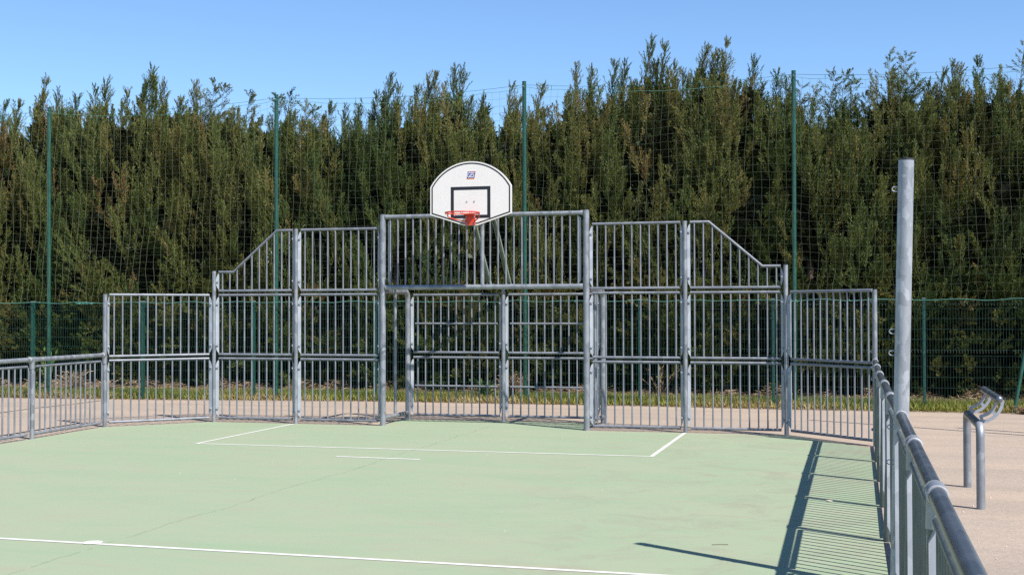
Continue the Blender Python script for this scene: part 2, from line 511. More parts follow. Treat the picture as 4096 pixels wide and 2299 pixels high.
for p, q, ga, gb in ((RL, RC, .085, .07), (RC, RR, .07, .085)):
    for (z0, z1), mid in ((T0, .528), (T1, 1.50)):
        f = panel(goal, 'rear_panel', p, q, z0 + .015, z1, 11, ga, gb, mids=(mid,), first=.1265)

# ------------------------------------------------------------------ basketball hoop
hoop = empty('basketball_hoop', (0, 0, 0))
tag(hoop, 'white half-round basketball backboard with black target square and red netless rim, over the goal', 'basketball hoop')
BY, BZ = -.58, 2.905          # front face, lowest edge
def outline(ins=0.0, n=36):
    pts = []
    R0, top, hw = .685, .905, .60
    cz = top - R0
    a1 = math.asin(hw / R0)
    arc = [(R0 * math.sin(a1 - 2 * a1 * k / n), cz + R0 * math.cos(a1 - 2 * a1 * k / n)) for k in range(n + 1)]   # right to left
    pts = arc + [(-hw, .158), (-.105, 0), (.105, 0), (hw, .158)]
    if ins:
        m = len(pts); out = []
        for i in range(m):
            p, c, q = Vector(pts[i - 1]), Vector(pts[i]), Vector(pts[(i + 1) % m])
            d1, d2 = (c - p).normalized(), (q - c).normalized()
            n1, n2 = Vector((-d1.y, d1.x)), Vector((-d2.y, d2.x))
            b = (n1 + n2).normalized(); k = ins / max(.3, b.dot(n1))
            out.append(tuple(c + b * k))
        pts = out
    return pts
mb = MB(); mb.prism([(x, z + BZ) for x, z in outline()], .032, 'y', BY)
board = mb.build('backboard', M['white'], hoop)
def ring(name, o, i, y0, t, mat, par):
    n = len(o); mb = MB()
    vs = [(x, y0, z + BZ) for x, z in o] + [(x, y0, z + BZ) for x, z in i] + [(x, y0 + t, z + BZ) for x, z in o] + [(x, y0 + t, z + BZ) for x, z in i]
    fs = []
    for k in range(n):
        j = (k + 1) % n
        fs += [(k, j, j + n, k + n), (k, k + 2 * n, j + 2 * n, j), (k + n, j + n, j + 3 * n, k + 3 * n)]
    mb.add(vs, fs); return mb.build(name, mat, par)
ring('border_line', outline(.019), outline(.0375), BY - .0015, .0014, M['black'], board)
sq = lambda hw, z0, z1: [(hw, z1), (-hw, z1), (-hw, z0), (hw, z0)]
ring('target_square', sq(.293, .100, .548), sq(.247, .146, .502), BY - .0015, .0014, M['black'], board)
for s in (-1, 1):
    mb = MB(); mb.tube([(s * .055, BY - .0005, BZ + .336), (s * .055, BY - .006, BZ + .336)], .011, 12); mb.build('bolt', M['plate'], board)
# maker's emblem
lg = MB(); lg.prism([(-.056, BZ + .664), (.056, BZ + .664), (.072, BZ + .758), (-.040, BZ + .758)], .0013, 'y', BY - .0014)
logo = lg.build('emblem', M['blue'], board)
mb = MB()
mb.prism([(-.0565, BZ + .652), (.054, BZ + .652), (.0556, BZ + .6625), (-.0556, BZ + .6625)], .0015, 'y', BY - .0016)
mb.prism([(-.0398, BZ + .7585), (.0722, BZ + .7585), (.0725, BZ + .762), (-.0395, BZ + .762)], .0015, 'y', BY - .0016)
mb.prism([(.0562, BZ + .664), (.0602, BZ + .664), (.0762, BZ + .758), (.0722, BZ + .758)], .0015, 'y', BY - .0016)
mb.build('emblem_edge', M['orange'], logo)
cu = bpy.data.curves.new('lettering', 'FONT'); cu.body = 'GES'; cu.size = .106; cu.shear = .24; cu.offset = .0014; cu.align_x = 'CENTER'; cu.space_character = .92
to = bpy.data.objects.new('lettering_curve', cu); COL.objects.link(to)
bpy.context.view_layer.update()
me = bpy.data.meshes.new_from_object(to.evaluated_get(bpy.context.evaluated_depsgraph_get()))
bpy.data.objects.remove(to)
me.materials.clear(); me.materials.append(M['white'])
lt = link(bpy.data.objects.new('lettering', me), logo)
lt.rotation_euler = (R(90), 0, 0); lt.location = (0.0, BY - .0022, BZ + .676); lt.scale = (.60, 1, 1)
# rim
RY, RZ = BY - .385, BZ + .150
mb = MB(); mb.tube([(.236 * math.cos(2 * math.pi * k / 48), RY + .236 * math.sin(2 * math.pi * k / 48), RZ) for k in range(48)], .0095, 10, closed=True)
for s in (-1, 1):
    mb.tube([(s * .232, RY + .03, RZ), (s * .228, RY + .05, RZ - .045), (s * .205, RY + .10, RZ - .066), (s * .06, BY - .012, RZ - .098)], .0085, 8)
rim = mb.build('rim', M['red'], hoop)
mb = MB()
for k in range(12):
    a = 2 * math.pi * (k + .5) / 12
    if 1.1 < a < 2.0: continue
    c = Vector((.236 * math.cos(a), RY + .236 * math.sin(a), RZ)); t = Vector((-math.sin(a), math.cos(a), 0))
    mb.tube([c - t * .016, c - t * .014 - Vector((0, 0, .018)), c - Vector((0, 0, .030)), c + t * .014 - Vector((0, 0, .018)), c + t * .016], .0038, 6)
mb.build('net_hook', M['red'], rim)
mb = MB(); mb.box((0, BY - .006, BZ + .073), (.146, .010, .142))
mb.prism([(-.073, BY - .011), (.073, BY - .011), (.068, RY + .236), (-.068, RY + .236)], .009, 'z', RZ - .009)
br = mb.build('bracket', M['red'], hoop)
for sx in (-1, 1):
    for z in (.028, .118):
        mb = MB(); mb.tube([(sx * .055, BY - .011, BZ + z), (sx * .055, BY - .017, BZ + z)], .012, 10); mb.ball((sx * .055, BY - .017, BZ + z), .009, 8, 4); mb.build('bolt', M['plate'], br)
# struts from the post behind the goal up to the board
for sx in (-.20, .115):
    mb = MB()
    d = Vector((0, -.12 - 1.10, 3.43 - 2.105)); L = d.length; q = Vector((0, 0, 1)).rotation_difference(d).to_matrix()
    c = Vector((sx, .49, 2.7675))
    mb.box(c, (.058, .006, L), q)
    for s in (-1, 1): mb.box(c + q @ Vector((s * .026, -.0195, 0)), (.006, .034, L), q)
    mb.build('strut', M['channel'], hoop)
    mb = MB(); mb.box((sx, -.335, 3.43), (.05, .42, .04)); mb.box((sx, -.545, 3.3), (.05, .006, .7)); mb.build('arm', M['channel'], hoop)
    mb = MB(); mb.box((sx, -.255, 3.145), (.05, .575, .04)); mb.build('arm', M['channel'], hoop)
mb = MB(); mb.box((-.04, 1.12, 2.085), (.40, .10, .014)); mb.box((-.04, 1.13, 2.06), (.10, .08, .036))
for sx in (-.2, .115): mb.box((sx, 1.10, 2.10), (.075, .07, .016)); mb.tube([(sx - .055, 1.10, 2.09), (sx - .055, 1.10, 2.112)], .009, 8); mb.tube([(sx + .05, 1.10, 2.09), (sx + .05, 1.10, 2.112)], .009, 8)
mb.build('base_plate', M['plate'], hoop)

# ------------------------------------------------------------------ low side fences with a top rail
def side_fence(name, label, pts, rails, tall=None, nb=12, railmat=None, out=.030, lift=None):
    """pts: ground points of posts; rails: the rail point above each"""
    root = empty(name, (pts[0][0], pts[0][1], 0)); tag(root, label, 'fence', 'low barred fences along the court')
    inv = Vector((-pts[0][0], -pts[0][1], 0))
    mb = MB(); mb.tube([Vector(r) + inv for r in rails], .0305, 20)
    mb.build('rail', railmat or M['rail'], root)
    for i, (p, r) in enumerate(zip(pts, rails)):
        r = Vector(r) + inv; b = Vector((*p, -.02)) + inv
        d = (Vector(rails[min(i + 1, len(rails) - 1)]) - Vector(rails[max(i - 1, 0)])).normalized()
        if i != tall and i != 0:
            mb = MB(); mb.tube([b, r - Vector((0, 0, .02))], .030, 18); po = mb.build('post', M['shaded_steel'] if tall else M['steel'], root)
        else: po = root
        mb = MB()
        e0, e1 = (.065, .065)
        if i == 0: e0 = 0.0
        mb.tube([r - d * e0, r + d * e1], .0365, 20)
        dn = (b - r).normalized()
        mb.tube([r + dn * .01, r + dn * .125], .0355, 18)
        cl = mb.build('rail_clamp', M['clamp'], po)
        for e in ((-e0, e1) if i else (e1,)):
            s = 1 if e > 0 else -1
            rg = MB(); rg.tube([r + d * (e + s * .0005), r + d * (e + s * .003), r + d * (e + s * .010)], [.0385, .0385, .0335], 24)
            rg.build('clamp_ring', M['lip'], cl)
    for i in range(len(pts) - 1):
        p, q = pts[i], pts[i + 1]
        f = panel(root, 'barrier_panel', p, q, .062, .968, nb, .075, .075, first=.1255, out=out, side=1 if out > 0 else -1, mat='shaded_bar' if tall else 'bar')
        f.location = Vector(f.location) + inv + Vector((0, 0, lift[i] if lift else 0))
    return root
lp = [A, P2, (-5.36, -4.80), (-5.34, -6.55)]
side_fence('side_fence', 'low barred fence with round top rail, running off the left edge of the photo', lp, [(x, y, 1.058) for x, y in lp], railmat=M['steel'], out=-.030)
rp, rr = [], []
offs = [.004, .005, .007, .022, .033, .052, .060, .068, .074, .08]
for k in range(10):
    y = -1.183 - 1.6893 * k
    rp.append((5.474 + (0 if k < 5 else .012 * (k - 4)) , y)); rr.append((5.474 + offs[k], y, 1.058))
side_fence('side_fence', 'long barred fence with dark round top rail, coming towards the viewer along the right side', rp, rr, tall=5, railmat=M['darkened_rail'], lift=(.036, .034, .030, .022, -.012, -.012, .0, .0, .0))

# ------------------------------------------------------------------ tall steel pole standing in the right fence
tp = empty('steel_pole', (5.50, -9.629, 0))
tag(tp, 'thick galvanized steel pole with small hooks, rising out of the right side fence', 'pole')
mb = MB(); ax = Vector((.026, 0, 1))
mb.tube([Vector((0, 0, -.02)), ax * 2.615], .0465, 28); mb.build('tube', steel('spangled_pole', (.225, .240, .262), (.40, .42, .445), .35, .36, .52, 22), tp)
mb = MB(); mb.tube([ax * 2.6155, ax * 2.621], .0475, 28); mb.tube([ax * 2.621, ax * 2.628], .040, 28); mb.build('cap', M['cap'], tp)
for z in (2.44, 1.572, 1.44, .99, .777):
    c = ax * z + Vector((-.044, -.012, 0)); mb = MB()
    mb.tube([c + Vector((.01, 0, .014)), c + Vector((-.022, 0, .014)), c + Vector((-.032, 0, .009)), c + Vector((-.036, 0, 0)), c + Vector((-.032, 0, -.009)), c + Vector((-.022, 0, -.014)), c + Vector((.01, 0, -.014))], .0038, 8)
    mb.build('hook', M['plate'], tp)

# ------------------------------------------------------------------ leaning rail (perch)
pe = empty('leaning_seat', (6.283, -5.452, 0))
tag(pe, 'galvanized leaning seat of bent tube with a raised padless back bar, on the path', 'leaning seat')
HB, y0, y1 = .705, .696, -.696
pts = [(0, y0, -.02), (0, y0, HB - .09)]
for k in range(1, 6):
    a = k / 6 * math.pi / 2; pts.append((0, y0 - .09 + .09 * math.cos(a), HB - .09 + .09 * math.sin(a)))
pts += [(0, y0 - .09, HB), (0, y1 + .09, HB)]
for k in range(1, 6):
    a = math.pi / 2 + k / 6 * math.pi / 2; pts.append((0, y1 + .09 + .09 * math.cos(a), HB - .09 + .09 * math.sin(a)))
pts += [(0, y1, HB - .09), (0, y1, -.02)]
half = len(pts) // 2
for seg, nm in ((pts[:8], 'leg'), (pts[7:9], 'seat_bar'), (pts[8:], 'leg')):
    mb = MB(); mb.tube(seg, .0365, 20); mb.build(nm, M['rail'] if nm == 'seat_bar' else M['steel'], pe)
bx, bz = .155, .935
mb = MB(); mb.tube([(bx, y0 + .04, bz), (bx, y1 + .02, bz)], .031, 18); mb.ball((bx, y0 + .04, bz), .031, 18, 10); mb.ball((bx, y1 + .02, bz), .031, 18, 10)
mb.build('back_bar', M['rail'], pe)
for yy in (.50, -.54):
    mb = MB()
    cx, cz, rin, rout = .0, .925, .125, .175       # arc centre above the seat bar
    def arc(r0, r1, t0, t1, n=14):
        o = []
        for k in range(n + 1):
            a = R(t0 + (t1 - t0) * k / n); o.append((a, r0, r1))
        return [(cx + r1 * math.cos(a), cz + r1 * math.sin(a)) for a, _, _ in o] + [(cx + r0 * math.cos(a), cz + r0 * math.sin(a)) for a, _, _ in o][::-1]
    def strip(r0, r1, t0, t1, n=10):
        for k in range(n):
            a0, a1 = R(t0 + (t1 - t0) * k / n), R(t0 + (t1 - t0) * (k + 1) / n)
            q = [(cx + r * math.cos(a), cz + r * math.sin(a)) for r, a in ((r0, a0), (r1, a0), (r1, a1), (r0, a1))]
            # prism along y
            vs = [(x, yy, z) for x, z in q] + [(x, yy + .015, z) for x, z in q]
            mb.add(vs, [(0, 1, 2, 3), (7, 6, 5, 4), (0, 4, 5, 1), (3, 2, 6, 7)] + ([(0, 3, 7, 4)] if k == 0 else []) + ([(1, 5, 6, 2)] if k == n - 1 else []))
    strip(.187, .213, -88, -2); strip(.135, .161, -88, -2)
    for t in (-86, -48, -10): strip(.1615, .1865, t, t + 9, 2)
    mb.build('back_bracket', M['plate'], pe)

# ------------------------------------------------------------------ mesh fence, masts, ball net
FP = [(-17.2, 2.75), (-14.95, 3.12), (-12.7, 3.55), (-10.40, 3.93), (-8.09, 4.14), (-5.93, 4.52), (-3.567, 4.85), (-1.019, 4.89), (1.486, 4.92), (3.851, 4.76), (6.355, 4.95), (8.60, 4.98)]
def fence_y(x):
    for (a, b), (c, d) in zip(FP, FP[1:]):
        if a <= x <= c: return b + (d - b) * (x - a) / (c - a)
    return FP[0][1] if x < FP[0][0] else FP[-1][1]
mf = empty('mesh_fence', (FP[4][0], FP[4][1], 0)); inv = Vector((-FP[4][0], -FP[4][1], 0))
tag(mf, 'dark green welded wire mesh fence on green posts, in front of the hedge', 'fence')
pmb = MB(); pmb.box((0, 0, .935), (.048, .075, 1.91))
for k in range(22): pmb.box((-.012, -.0385, .12 + k * .082), (.012, .004, .03))
pme = pmb.mesh('post', M['green_post'])
cmb = MB(); cmb.box((0, 0, 1.895), (.054, .081, .008)); cme = cmb.mesh('post_cap', M['plate'])
for q in FP:
    o = bpy.data.objects.new('post', pme); o.location = Vector((*q, 0)) + inv; link(o, mf)
    c = bpy.data.objects.new('post_cap', cme); link(c, o)
W = MB(); PL = 2.40
folds = {.10: 1, .20: 1, .92: 1, 1.02: 1, 1.72: 1, 1.80: 1}
prof = [(0, .04), (0, .10), (-.035, .15), (0, .20), (0, .92), (-.035, .97), (0, 1.02), (0, 1.72), (-.035, 1.765), (0, 1.80), (0, 1.87)]
for i in range(49):
    x = i * .05
    W.tube([(x, y, z) for y, z in prof], .0026, 4, caps=False, smooth=False)
for z in (.06, .10, .20, .38, .56, .74, .92, 1.02, 1.20, 1.37, 1.55, 1.72, 1.80, 1.86):
    W.tube([(0, .004, z), (PL, .004, z)], .003, 4, caps=False, smooth=False)
wme = W.mesh('mesh_panel', M['wire'], False)
for p, q in zip(FP, FP[1:]):
    v = Vector((q[0] - p[0], q[1] - p[1], 0)); o = bpy.data.objects.new('mesh_panel', wme)
    o.location = Vector((p[0], p[1], 0)) + inv + Vector((0, -.045, 0)); o.rotation_euler = (0, 0, math.atan2(v.y, v.x)); o.scale = (v.length / PL, 1, 1); link(o, mf)
# corner post and its brace at the right end
mb = MB(); mb.tube([(7.74 + inv.x, 4.62 + inv.y, 0), (8.30 + inv.x, 4.9 + inv.y, 1.95 * 1.55)], .030, 12); mb.build('corner_brace', M['green_mast'], mf)

MP = [(-15.05, 3.85, 5.75, .0), (-10.28, 4.28, 5.76, -.02), (-5.50, 4.62, 5.85, -.005), (-.69, 5.10, 5.95, -.008), (4.19, 5.22, 5.92, .012), (9.02, 5.25, 5.95, 0)]
mlab = ['green net pole hidden beyond the left edge of the photo', 'leftmost tall green net pole, standing left of the low left end of the barrier fence',
        'tall green net pole rising behind the sloping left shoulder of the barrier fence', 'tall green net pole rising just right of the basketball backboard',
        'tall green net pole behind the lowest step of the right barrier fence', 'green net pole beyond the right edge, its shadow crossing the path']
def mast(q, h, lean, lab):
    e = empty('net_pole', (q[0], q[1], 0)); tag(e, lab, 'pole', 'green poles carrying the ball net')
    mb = MB(); mb.tube([(0, 0, -.05), (lean, 0, h)], .0385, 16); mb.build('tube', M['green_mast'], e)
    mb = MB(); mb.tube([(lean, 0, h + .001), (lean, 0, h + .012)], .0395, 16); mb.build('cap', M['green_post'], e)
    mb = MB(); mb.tube([(lean - .012, -.0385, h - .07), (lean - .012, -.065, h - .075), (lean + .004, -.07, h - .085), (lean + .012, -.0385, h - .09)], .005, 6); mb.build('eyelet', M['plate'], e)
for (x, y, h, l), lab in zip(MP, mlab): mast((x, y), h, l, lab)
mast((8.70, -.02), 5.95, 0, 'green net pole outside the right edge, throwing the longer thin shadow on the path')
mast((10.6, -.75), 5.6, 0, 'green net pole far outside the right edge, throwing the second thin shadow on the path')

def mast_top(x):
    """top border of the net: hangs in shallow festoons under the cable between poles"""
    for (a, b, h, l), (c, d, g, m) in zip(MP, MP[1:]):
        if a <= x <= c:
            t = (x - a) / (c - a)
            sag = 4 * t * (1 - t)
            zc = (h - .06) * (1 - t) + (g - .06) * t - .10 * sag
            zr = zc - .035 - .055 * sag - .02 * abs(math.sin(t * math.pi * 7))
            return b + (d - b) * t - .05, zc, zr
    return None
net = empty('ball_net', (-.69, 5.0, 1.9)); ninv = Vector((.69, -5.0, -1.9))
tag(net, 'green square-meshed ball net hung from the tall green poles above the mesh fence', 'net')
X0, X1, CELL = -15.0, 9.0, .137
nx, nz = int((X1 - X0) / CELL), 28
def npt(i, k):
    x = X0 + (X1 - X0) * i / nx
    yt, zc, zr = mast_top(min(max(x, X0 + .001), X1 - .001)); yb, zb = fence_y(x) - .06, 1.87
    t = k / nz
    wob = .014 * math.sin(i * .37 + k * .5) + .005 * math.sin(i * 1.7 + k * .31) + .005 * math.sin(k * 2.1 + i * .13)
    low = max(0.0, (t - .72) / .28)
    return Vector((x + wob + low * .03 * math.sin(i * 2.3 + k * 1.1), yt + (yb - yt) * t + .05 * math.sin(i * .11 + k * .2) * math.sin(math.pi * t), zr + (zb - zr) * t - .05 * math.sin(math.pi * t) * math.sin(i * .18) + .006 * math.sin(i * 1.1 + k * .7) + low * (1 - t) * .1 * math.sin(i * .9))) + ninv
NB = MB()
grid = [[npt(i, k) for k in range(nz + 1)] for i in range(nx + 1)]
for i in range(nx + 1): NB.tube(grid[i], .0020, 3, caps=False, smooth=False)
for k in range(1, nz): NB.tube([grid[i][k] for i in range(nx + 1)], .0020, 3, caps=False, smooth=False)
NB.build('netting', M['net'], net, False)
mb = MB()
for (a, b, h, l), (c, d, g, m) in zip(MP, MP[1:]):
    mb.tube([Vector((a + (c - a) * t, b + (d - b) * t - .045, (h - .06) * (1 - t) + (g - .06) * t - .10 * 4 * t * (1 - t))) + ninv for t in [k / 16 for k in range(17)]], .0032, 5)
mb.build('support_cable', M['green_post'], net)
mb = MB(); mb.tube([grid[i][0] for i in range(nx + 1)], .0036, 5)
for i in range(0, nx, 9):
    p = grid[i][0]; x = p.x - ninv.x
    yt, zc, zr = mast_top(min(max(x, X0 + .001), X1 - .001))
    mb.tube([p, Vector((x, yt, zc + .01)) + ninv], .006, 5)
mb.build('head_rope', M['rope'], net)
mb = MB(); mb.tube([grid[i][nz] + Vector((0, -.01, .012 * math.sin(i * .8))) for i in range(nx + 1)], .006, 5)
r2 = random.Random(3)
for i in range(0, nx, 7):
    c = grid[i][nz] + Vector((0, -.015, 0))
    mb.ball(c, .013, 7, 4, (1.5, 1, .8))
    if r2.random() < .4: mb.tube([c, c + Vector((r2.uniform(-.06, .06), -.01, r2.uniform(-.09, .03)))], .006, 4)
for xx in (-9.45, -9.38, -9.30, -9.2):                       # knotted tail of rope near the left pole
    c = Vector((xx, fence_y(xx) - .07, 1.86)) + ninv
    mb.tube([c, c + Vector((.10, 0, -.015)), c + Vector((.16, -.01, .012))], [.012, .016, .006], 5)
mb.build('foot_rope', M['rope'], net)

# ------------------------------------------------------------------ hedge of cypress trees
NR = np.random.default_rng(11)
def leaves_mesh(name, base, dirv, length, width, tone, mat):
    """many small diamond leaves as one mesh (arrays)"""
    n = len(base)
    d = dirv / np.linalg.norm(dirv, axis=1, keepdims=True)
    rv = NR.normal(size=(n, 3)); s = np.cross(d, rv); s /= np.linalg.norm(s, axis=1, keepdims=True) + 1e-9
    mid = base + d * (length * .42)[:, None]
    v = np.empty((n, 4, 3)); v[:, 0] = base; v[:, 1] = mid + s * (width / 2)[:, None]; v[:, 2] = base + d * length[:, None]; v[:, 3] = mid - s * (width / 2)[:, None]
    me = bpy.data.meshes.new(name)
    me.vertices.add(n * 4); me.vertices.foreach_set('co', v.reshape(-1).astype(np.float32))
    me.loops.add(n * 4); me.loops.foreach_set('vertex_index', np.arange(n * 4, dtype=np.int32))
    me.polygons.add(n); me.polygons.foreach_set('loop_start', np.arange(0, n * 4, 4, dtype=np.int32))
    me.update(calc_edges=True)
    at = me.attributes.new('tone', 'FLOAT', 'POINT'); at.data.foreach_set('value', np.repeat(np.clip(tone, 0, 1), 4).astype(np.float32))
    me.materials.append(mat)
    return me

def plume_proto(nbr, nlf, wide, tilt, seed, fuzz=.28):
    """unit spray: axis 0..1 along z, leaves as (base, dir) rows"""
    g = np.random.default_rng(seed); Bs, Ds = [], []
    for k in range(nbr):
        t = (k + g.uniform(0, 1)) / nbr * .96
        ph = g.uniform(0, 2 * math.pi)
        ln = wide * (1 - t) ** .8 * g.uniform(.5, 1.15) + .06
        tl = R(tilt + g.uniform(-12, 12))
        out = np.array([math.cos(ph), math.sin(ph), 0.0])
        bd = out * math.sin(tl) + np.array([0, 0, math.cos(tl)])
        for q in range(nlf):
            u = (q + g.uniform(.2, 1)) / nlf
            p = np.array([0, 0, t]) + bd * ln * u
            dv = bd + g.normal(size=3) * fuzz + np.array([0, 0, .25])
            Bs.append(p); Ds.append(dv)
    return np.array(Bs), np.array(Ds)
PROTO = [plume_proto(27, 5, .34, 30, s) for s in range(8)]           # dense body sprays
WISP = [plume_proto(16, 4, .15, 24, s + 50, .17) for s in range(6)]       # feathery leader tips
OPEN = [plume_proto(16, 5, .20, 34, s + 90, .18) for s in range(6)]       # open, fir-like leader tips

def rotmats(dirs):
    """matrices taking z to each direction, with a random spin"""
    n = len(dirs); d = dirs / np.linalg.norm(dirs, axis=1, keepdims=True)
    a = NR.normal(size=(n, 3)); x = np.cross(a, d); x /= np.linalg.norm(x, axis=1, keepdims=True); y = np.cross(d, x)
    return np.stack([x, y, d], axis=2)

def place(protos, pos, dirs, L, wid, leaf, lw, tone, jit=.06):
    n = len(pos); Ms = rotmats(dirs); Bo, Do, Lo, Wo, To = [], [], [], [], []
    for k in range(n):
        b, d = protos[NR.integers(len(protos))]
        sc = np.array([L[k] * wid[k], L[k] * wid[k], L[k]])
        Bo.append(pos[k] + (b * sc) @ Ms[k].T); Do.append(d @ Ms[k].T)
        m = len(b); Lo.append(leaf * NR.uniform(.6, 1.35, m)); Wo.append(lw * NR.uniform(.7, 1.3, m)); To.append(tone[k] + NR.normal(0, jit, m))
    return [np.concatenate(z) for z in (Bo, Do, Lo, Wo, To)]

def lobe(p0, d, Ln, rad, tone, nsp, leaf=.047, lw=.0108, spread=22, power=.7):
    """a flame-shaped bough: sprays packed round an axis, narrowing to a point"""
    d = d / np.linalg.norm(d)
    a = np.array([1.0, 0, 0]) if abs(d[0]) < .8 else np.array([0, 1.0, 0])
    u = np.cross(d, a); u /= np.linalg.norm(u); w = np.cross(d, u)
    t = NR.uniform(0, 1, nsp) ** .85 * .86; ph = NR.uniform(0, 2 * math.pi, nsp)
    rr = rad * np.minimum(1, (1 - t) * 1.35) ** power * np.minimum(1, .45 + t * 2.2) * NR.uniform(.35, 1.0, nsp)
    rad_ = np.cos(ph)[:, None] * u + np.sin(ph)[:, None] * w
    bend = np.array([0, 0, 1.0]) * (t ** 2)[:, None] * Ln * .10
    pos = p0 + d * (t * Ln)[:, None] + rad_ * rr[:, None] * .62 + bend
    tl = np.radians(spread + NR.normal(0, 8, nsp)) * (1 - .55 * t)
    dirs = d * np.cos(tl)[:, None] + rad_ * np.sin(tl)[:, None] + np.array([0, 0, .25])
    L = Ln * NR.uniform(.24, .40, nsp) * (1 - .45 * t) + .05
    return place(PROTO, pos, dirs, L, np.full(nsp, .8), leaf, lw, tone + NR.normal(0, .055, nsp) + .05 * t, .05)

def tree(tx, ty, leaders, open_tip, lab, seed, bulk=1.0):
    global NR
    NR = np.random.default_rng(seed)
    top = sum(z for _, z in leaders) / len(leaders)
    root = empty('cypress_tree', (tx, ty, 0)); tag(root, lab, 'tree', 'cypresses in the tall hedge')
    mb = MB(); mb.tube([(0, 0, -.05), (.02, .02, top * .35), (.0, 0, top * .72)], [.11, .075, .025], 8); mb.build('trunk', M['bark'], root)
    sets = []
    base_tone = NR.uniform(.42, .62)
    hb = top - (.92 if open_tip else .90)               # where the closed crown ends
    rx, ry = .46 * bulk, .92
    def radius(z, ph):
        tz = z / hb
        pr = np.interp(tz, [0, .12, .35, .6, .8, .92, 1], [.70, .98, 1.05, .90, .68, .46, .22])
        return pr * (1 + .16 * math.sin(ph * 3 + z * 1.3 + seed) + .12 * math.sin(z * 3.1 + seed * 1.7))
    # boughs: tall upright flames in the upper crown, spreading ones lower down
    n = int(34 * bulk)
    for k in range(n):
        z = hb * (.06 + .80 * ((k + NR.uniform(0, 1)) / n) ** .92)
        ph = NR.normal(-math.pi / 2, .85) if NR.uniform() < .68 else NR.uniform(0, 2 * math.pi)
        tz = z / hb
        r = radius(z, ph)
        tl = R(float(np.interp(tz, [0, .2, .5, .8, 1], [62, 42, 22, 13, 7])) + NR.normal(0, 7))
        out = np.array([math.cos(ph), math.sin(ph), 0])
        d = out * math.sin(tl) + np.array([NR.normal(.03, .07), NR.normal(0, .06), math.cos(tl)])
        Ln = float(np.interp(tz, [0, .3, .7, 1], [.95, 1.25, 1.55, 1.1])) * NR.uniform(.75, 1.2)
        Ln = min(Ln, (hb + .22 - z) / max(.3, d[2]))
        f = NR.uniform(.35, .85)
        p0 = np.array([math.cos(ph) * r * rx * f, math.sin(ph) * r * ry * f, z])
        if .05 < tz < .68 and math.sin((tx + math.cos(ph) * r * rx) * 3.1 + z * 1.9 + math.sin(z * 2.3 + tx * 1.1) * 1.6) < -.72: continue      # dark hollows
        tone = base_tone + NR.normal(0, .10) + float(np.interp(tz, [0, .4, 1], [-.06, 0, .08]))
        if NR.uniform() < .006: tone = NR.uniform(.9, 1)
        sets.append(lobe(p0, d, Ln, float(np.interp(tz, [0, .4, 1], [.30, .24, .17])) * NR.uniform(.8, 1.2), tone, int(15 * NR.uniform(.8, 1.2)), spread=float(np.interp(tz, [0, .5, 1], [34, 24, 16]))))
    # drooping lower boughs
    for k in range(int(11 * bulk)):
        ph = NR.normal(-math.pi / 2, .8); z = NR.uniform(.12, 2.2)
        d = np.array([math.cos(ph), math.sin(ph), NR.uniform(-.2, .45)])
        sets.append(lobe(np.array([math.cos(ph) * .4, math.sin(ph) * .45, z]), d, NR.uniform(.5, .9), .2, base_tone + NR.normal(0, .12), 12, spread=30))
    # dead inner twigs, big near-black leaves added to block light through the hedge
    n = int(190 * bulk)
    z = NR.uniform(0, 1, n) * (hb - .45); z[:int(n * .28)] = NR.uniform(-.1, .9, int(n * .28)); ph = NR.uniform(0, 6.283, n); r_ = NR.uniform(0, .75, n) * np.clip(1.25 - z / hb, .25, 1); z = np.minimum(z, hb - .95)
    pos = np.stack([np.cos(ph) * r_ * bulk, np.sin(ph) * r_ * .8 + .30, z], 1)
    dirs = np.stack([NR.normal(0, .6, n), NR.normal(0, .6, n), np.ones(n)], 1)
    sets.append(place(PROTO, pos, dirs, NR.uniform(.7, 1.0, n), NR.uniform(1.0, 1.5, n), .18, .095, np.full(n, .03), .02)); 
    # leaders: spires that break the skyline
    tw = MB()
    side_tips = [(leaders[0][0] + NR.uniform(-.36, .36), leaders[0][1] - NR.uniform(.45, .95))]
    for lx, lz in list(leaders) + side_tips:
        lean = NR.uniform(.08, .26)
        tip = np.array([lx - tx, NR.uniform(-.2, .1), lz - .07]); Ls = NR.uniform(1.5, 2.0)
        basep = tip - np.array([lean * Ls * .45, 0, Ls])
        def ax_(t): return basep + (tip - basep) * t + np.array([-(1 - t) * t * lean * .6, 0, 0])
        tw.tube([tuple(ax_(t)) for t in (0, .35, .7, .98)], [.014, .010, .006, .002], 5)
        dark = .14 if NR.uniform() < .35 else 0
        if open_tip:
            m = 40; t = np.sort(NR.uniform(.15, .985, m))
            tilt = np.radians(NR.uniform(38, 66, m)); L = np.interp(t, [0, .5, 1], [.56, .42, .14]) * NR.uniform(.7, 1.2, m)
            pr, wd, nl = OPEN, np.full(m, .7), .050
        else:
            m = 44; t = np.sort(np.concatenate([NR.uniform(.2, .72, m // 2), NR.uniform(.6, .99, m - m // 2)]))
            tilt = np.radians(NR.uniform(10, 34, m)); L = np.interp(t, [0, .5, .8, 1], [.50, .42, .30, .16]) * NR.uniform(.7, 1.2, m)
            pr, wd, nl = WISP, np.full(m, .85), .050
        ph = NR.uniform(0, 6.283, m)
        pos = np.array([ax_(q) for q in t])
        dirs = np.stack([np.cos(ph) * np.sin(tilt) + lean * .8, np.sin(ph) * np.sin(tilt), np.cos(tilt)], 1)
        tone = base_tone + .08 + NR.normal(0, .06, m) - dark
        sets.append(place(pr, pos, dirs, L, wd, nl, .0085, tone))
        # the closed column under each tip
        fat = NR.uniform(.10, .16)
